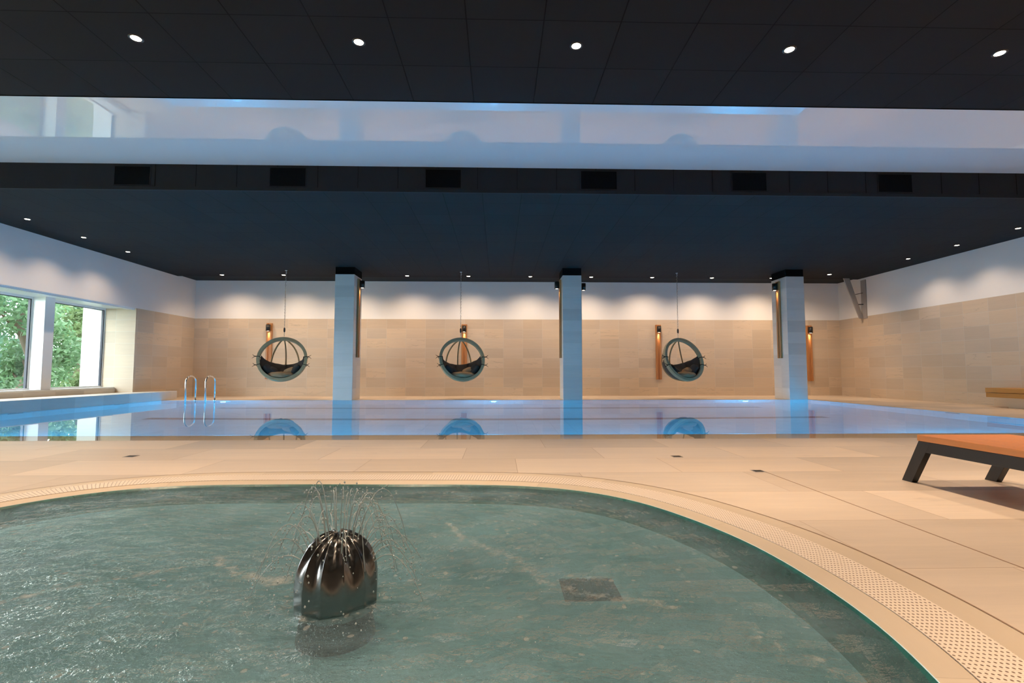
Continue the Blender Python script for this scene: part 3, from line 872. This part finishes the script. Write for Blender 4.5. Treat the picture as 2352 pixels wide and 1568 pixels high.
    m.build('swivel', M['blackmetal'], t)
    m = MB()
    m.cyl((0, 0, ZC - 0.012), (0, 0, ZC), 0.03); m.tube([(0, 0, ZC), (0, 0, 3.46), (0.015, 0, 3.445), (0.018, 0, 3.425), (0, 0, 3.405), (-0.016, 0, 3.42)], 0.006, 8)
    m.build('ceiling_hook', M['chrome'], t)
    return t
c0 = make_chair('hanging ring chair left of the left pillar, nearest the pool ladder')
spots = [((-5.785, 13.62), 14, None), ((-1.043, 13.71), 16, 'hanging ring chair between the left and middle pillars'), ((4.97, 13.70), 19, 'hanging ring chair right of the middle pillar, beside a lit sconce')]
for i, ((x, y), a, lab) in enumerate(spots):
    o = c0 if i == 0 else copy_tree(c0)
    o.location = (x, y, 0); o.rotation_euler = (0, 0, math.radians(a))
    if lab: o['label'] = lab

# ------------------------------------------------------------------ right wall: bench and bracket
t = empty('wall_bench', (10.45, 9.3, 0), 'floating oak bench on the right wall at the right edge of view', 'bench')
m = MB(); m.box(10.27, XR, 7.6, 10.33, 0.305, 0.40); m.build('seat_slab', M['bench_wood'], t, bevel=0.004)
m = MB(); m.box(10.275, XR, 7.6, 10.325, 0.205, 0.298); m.build('apron', M['bench_wood'], t, bevel=0.004)
m = MB(); m.box(10.36, XR, 7.7, 9.95, 0.0, 0.205); m.build('plinth', M['side_tile'], t)

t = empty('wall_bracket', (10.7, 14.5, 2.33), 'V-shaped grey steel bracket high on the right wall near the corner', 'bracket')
m = MB()
m.prism([(10.18, 14.36, ZC), (10.36, 14.36, ZC), (10.73, 14.36, 2.30), (10.61, 14.36, 2.30)], (0, 0.03, 0)); m.build('slanted_arm', M['bracket'], t, bevel=0.002)
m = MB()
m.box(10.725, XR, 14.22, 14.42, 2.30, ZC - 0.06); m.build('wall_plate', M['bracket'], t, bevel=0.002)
m = MB()
m.tube([(10.46, 14.375, 3.0), (10.73, 14.34, 3.06)], 0.008, 8); m.tube([(10.58, 14.375, 2.72), (10.73, 14.34, 2.72)], 0.014, 8); m.build('tie_bolt', M['blackmetal'], t)

# ------------------------------------------------------------------ lounger
LX0, LX1, LY0, LY1 = 2.722, 3.345, 1.15, 3.215
t = empty('lounger', ((LX0 + LX1) / 2, 2.2, 0), 'low wooden lounger with slanted black legs at the right edge', 'lounger')
m = MB()
for k in range(5):
    a = LX0 + k * (LX1 - LX0) / 5
    m.box(a + 0.0006, a + (LX1 - LX0) / 5 - 0.0006, LY0, LY1, 0.282, 0.32)
m.build('wooden_top', M['lounger_wood'], t, bevel=0.002)
m = MB()
for x in (LX0 + 0.005, LX1 - 0.045):
    m.box(x, x + 0.04, LY0 + 0.03, LY1 - 0.02, 0.212, 0.281)
m.box(LX0 + 0.045, LX1 - 0.045, LY1 - 0.05, LY1 - 0.01, 0.212, 0.281); m.box(LX0 + 0.045, LX1 - 0.045, LY0 + 0.02, LY0 + 0.06, 0.212, 0.281)
m.build('frame', M['blackmetal'], t, bevel=0.002)
for x in (LX0 + 0.005, LX1 - 0.045):
    for s, ya in ((1, LY1 - 0.01), (-1, LY0 + 0.02)):
        m = MB()
        m.prism([(x - 0.001, ya + s * 0.004, 0.2815), (x - 0.001, ya - s * 0.085, 0.2815), (x - 0.001, ya + s * 0.075, 0.0), (x - 0.001, ya + s * 0.155, 0.0)], (0.042, 0, 0))
        m.build('leg', M['blackmetal'], t, bevel=0.002)

# ------------------------------------------------------------------ deck drains and joint
for x, y, s, lab in ((-3.17, 4.455, 0.045, 'small dark floor drain left, near the pool edge'), (1.535, 4.32, 0.042, 'small dark floor drain in the middle of the deck by the pool'), (1.905, 3.672, 0.042, 'small square floor drain at the end of the long deck joint')):
    t = empty('floor_drain', (x, y, 0), lab, 'drain', 'floor drains in the deck')
    m = MB()
    for a in ((-s, s, -s, -s + .008), (-s, s, s - .008, s), (-s, -s + .008, -s + .008, s - .008), (s - .008, s, -s + .008, s - .008)): m.box(x + a[0], x + a[1], y + a[2], y + a[3], 0.0, 0.003)
    m.build('rim', M['chrome'], t)
    m = MB()
    m.box(x - s + .008, x + s - .008, y - s + .008, y + s - .008, 0.0, 0.002); m.build('grille', M['drain'], t)
mb = MB(); mb.box(1.944, 1.950, -1.0, 3.63, 0.0, 0.0015)
struct(mb.build('trim_12', M['joint']), 'long dark expansion joint across the deck', 'joint')

# ------------------------------------------------------------------ fountain
t = empty('fountain', (FX, FY, ZW2 - 0.1), 'ribbed stainless steel mushroom fountain spraying water in the paddling pool', 'fountain')
RB, HT = 0.132, 0.222
NL = 12
def dome(u, v):
    a = 2 * PI * u
    # v: 0 bottom (under water) .. 1 top
    z = -0.02 + v * (HT + 0.02)
    q = max(0.0, (z - 0.045) / (HT - 0.045))
    r = RB * (1 - 0.025 * max(0, (0.06 - z)) / 0.16) * math.sqrt(max(0.0, 1 - 0.975 * q ** 2.4))
    depth = 0.045 + 0.14 * min(1.0, q * 1.4) ** 1.3
    fl = 1 - abs(math.sin(a * NL / 2 + 0.4)) ** 0.95
    return Vector((FX + r * (1 - depth * (1 - fl)) * math.cos(a), FY + r * (1 - depth * (1 - fl)) * math.sin(a), ZW2 + z - 0.012 * q ** 3 * (1 - fl)))
m = MB()
ixs = m.grid(dome, 280, 44, closeu=True)
c = m.add((FX, FY, ZW2 + HT - 0.006))
for i in range(280): m.face((ixs[i][-1], ixs[(i + 1) % 280][-1], c), 0, True)
m.build('dome', M['steel'], t)
m = MB(); m.cyl((FX, FY, -0.13), (FX, FY, ZW2 - 0.015), 0.125, 0.11, 32); m.build('dark_reflection_stem', M['blackmetal'], t)  # black cylinder stands in for the dome's dark reflection in the water
rng = random.Random(11)
drops = MB()
def droplet(p, r):
    n = 5
    top = drops.add(p + Vector((0, 0, r * 1.4))); bot = drops.add(p - Vector((0, 0, r * 1.4)))
    ring = [drops.add(p + Vector((r * math.cos(2 * PI * k / n), r * math.sin(2 * PI * k / n), 0))) for k in range(n)]
    for k in range(n): drops.face((top, ring[k], ring[(k + 1) % n]), 0, True); drops.face((bot, ring[(k + 1) % n], ring[k]), 0, True)
njet = 0
for layer, (r0, z0, vh, vz, cnt) in enumerate(((0.122, 0.125, 0.66, 0.62, 12), (0.112, 0.15, 0.62, 0.95, 12), (0.092, 0.178, 0.52, 1.25, 12), (0.066, 0.198, 0.38, 1.55, 12), (0.045, 0.208, 0.25, 1.72, 12))):
    for k in range(cnt):
        a = (2 * PI * k / NL) - 0.8 / NL + rng.uniform(-0.05, 0.05)
        if math.sin(a) < -0.35 and rng.random() < (1.0 if layer < 2 else 0.55): continue       # dribbles instead of jets on the near side
        v_h = vh * rng.uniform(0.8, 1.2); v_z = vz * rng.uniform(0.86, 1.1)
        T = (v_z + math.sqrt(v_z ** 2 + 2 * 9.81 * (z0 + 0.0))) / 9.81
        pts = []; rad = []
        nn = 22
        Tend = T * (1.0 if layer == 0 else rng.uniform(0.62, 0.9))
        for j in range(nn + 1):
            tt = Tend * j / nn
            rr = r0 + v_h * tt
            wob = 0.0012 * (j / nn)
            pts.append(Vector((FX + rr * math.cos(a) + rng.uniform(-wob, wob), FY + rr * math.sin(a) + rng.uniform(-wob, wob), ZW2 + z0 + v_z * tt - 4.905 * tt * tt)))
            rad.append((0.0015 + 0.0008 * rng.random()) * (1 - 0.45 * j / nn) * rng.uniform(0.75, 1.25))
        m = MB(); m.tube(pts, rad, 6); m.build('water_jet', M['jet'], t); njet += 1
        for j in range(16):
            tt = T * rng.uniform(0.35, 1.0); rr = r0 + v_h * tt
            p = Vector((FX + rr * math.cos(a) + rng.gauss(0, 0.012), FY + rr * math.sin(a) + rng.gauss(0, 0.012), ZW2 + z0 + v_z * tt - 4.905 * tt * tt + rng.gauss(0, 0.01)))
            if p.z > ZW2: droplet(p, rng.uniform(0.0014, 0.0038))
for k in range(160):
    a = rng.uniform(0, 2 * PI); rr = rng.uniform(0.15, 0.75)
    droplet(Vector((FX + rr * math.cos(a), FY + rr * math.sin(a), ZW2 + rng.uniform(0.005, 0.16) * (1 - rr * 0.6))), rng.uniform(0.001, 0.0026))
tag(drops.build('droplets', M['jet'], t), kind='stuff')
t = empty('pool_floor_drain', (0.36, 2.02, -0.13), 'dark grille on the floor of the paddling pool', 'drain')
m = MB()
for k in range(7): m.box(0.26 + k * 0.028, 0.276 + k * 0.028, 1.93, 2.11, -0.13, -0.122)
m.build('bars', M['blackmetal'], t)
m = MB(); m.box(0.25, 0.47, 1.92, 2.12, -0.13, -0.128); m.build('plate', M['drain'], t)

# ------------------------------------------------------------------ outside: ground and trees
mb = MB(); mb.poly([(-60, -20, -0.3), (XG - 0.4, -20, -0.3), (XG - 0.4, 50, -0.3), (-60, 50, -0.3)])
struct(mb.build('ground', M['soil']), 'leafy ground outside the windows', 'ground')
def tree(x, y, h, mat, label, seed, nleaf=6000):
    cr = 1.15
    t = empty('tree', (x, y, -0.3), label, 'tree', 'trees outside the windows')
    r = random.Random(seed)
    m = MB()
    pts = [(x + 0.12 * math.sin(k * 1.3 + seed), y + 0.12 * math.cos(k * 1.1 + seed), -0.3 + h * 0.8 * k / 8) for k in range(9)]
    m.tube(pts, [0.16 * (1 - 0.09 * k) for k in range(9)], 8)
    cl = []
    for k in range(22):
        a = r.uniform(0, 2 * PI); zz = r.uniform(0.05, 1.0) * h; rr = cr * r.uniform(0.35, 1.0)
        c = Vector((x + rr * math.cos(a), y + rr * math.sin(a), zz - 0.2)); cl.append(c)
        if k < 12:
            b = Vector(pts[min(8, int(zz / h * 7))])
            m.tube([b, b.lerp(c, 0.5) + Vector((0, 0, 0.15)), c], [0.05, 0.035, 0.012], 6)
    m.build('trunk', M['bark'], t)
    m = MB()
    for k in range(nleaf):
        c = cl[r.randrange(len(cl))]
        g = lambda q: max(-0.4, min(0.4, r.gauss(0, q)))
        p = c + Vector((g(0.28), g(0.28), g(0.28)))
        n = Vector((r.gauss(0, 1), r.gauss(0, 1), r.gauss(0.6, 1))).normalized()
        d = n.orthogonal().normalized(); d = Matrix.Rotation(r.uniform(0, 2 * PI), 3, n) @ d
        s = n.cross(d); L = r.uniform(0.06, 0.12); W = L * 0.5
        m.poly([p - d * L, p + s * W + n * 0.01, p + d * L, p - s * W + n * 0.01])
    m.build('foliage', mat, t, recalc=False)
for x, y, h, mi, lab in ((-13.0, 11.0, 4.8, 1, 'blue-green leafy tree outside the window at the left edge'), (-13.2, 14.3, 4.6, 0, 'leafy tree seen through the left part of the window nearest the far wall'),
                    (-13.4, 17.6, 5.2, 2, 'yellow-green leafy tree behind the window nearest the far wall'), (-16.8, 13.6, 6.0, 0, 'tree in the second row behind the left-edge window'),
                    (-16.8, 17.0, 6.0, 1, 'dense leafy tree in the second row outside the windows'), (-16.9, 20.6, 6.0, 0, 'taller leafy tree in the second row, furthest right'),
                    (-20.6, 18.4, 7.0, 2, 'distant tree in the third row behind the left-edge window'), (-20.6, 22.2, 7.0, 1, 'distant leafy tree in the third row behind the nearest window'), (-20.8, 26.0, 7.0, 0, 'distant leafy tree at the far right of the window view')):
    tree(x, y, h, M['leaf'][mi], lab, int(abs(x * 10 + y)))
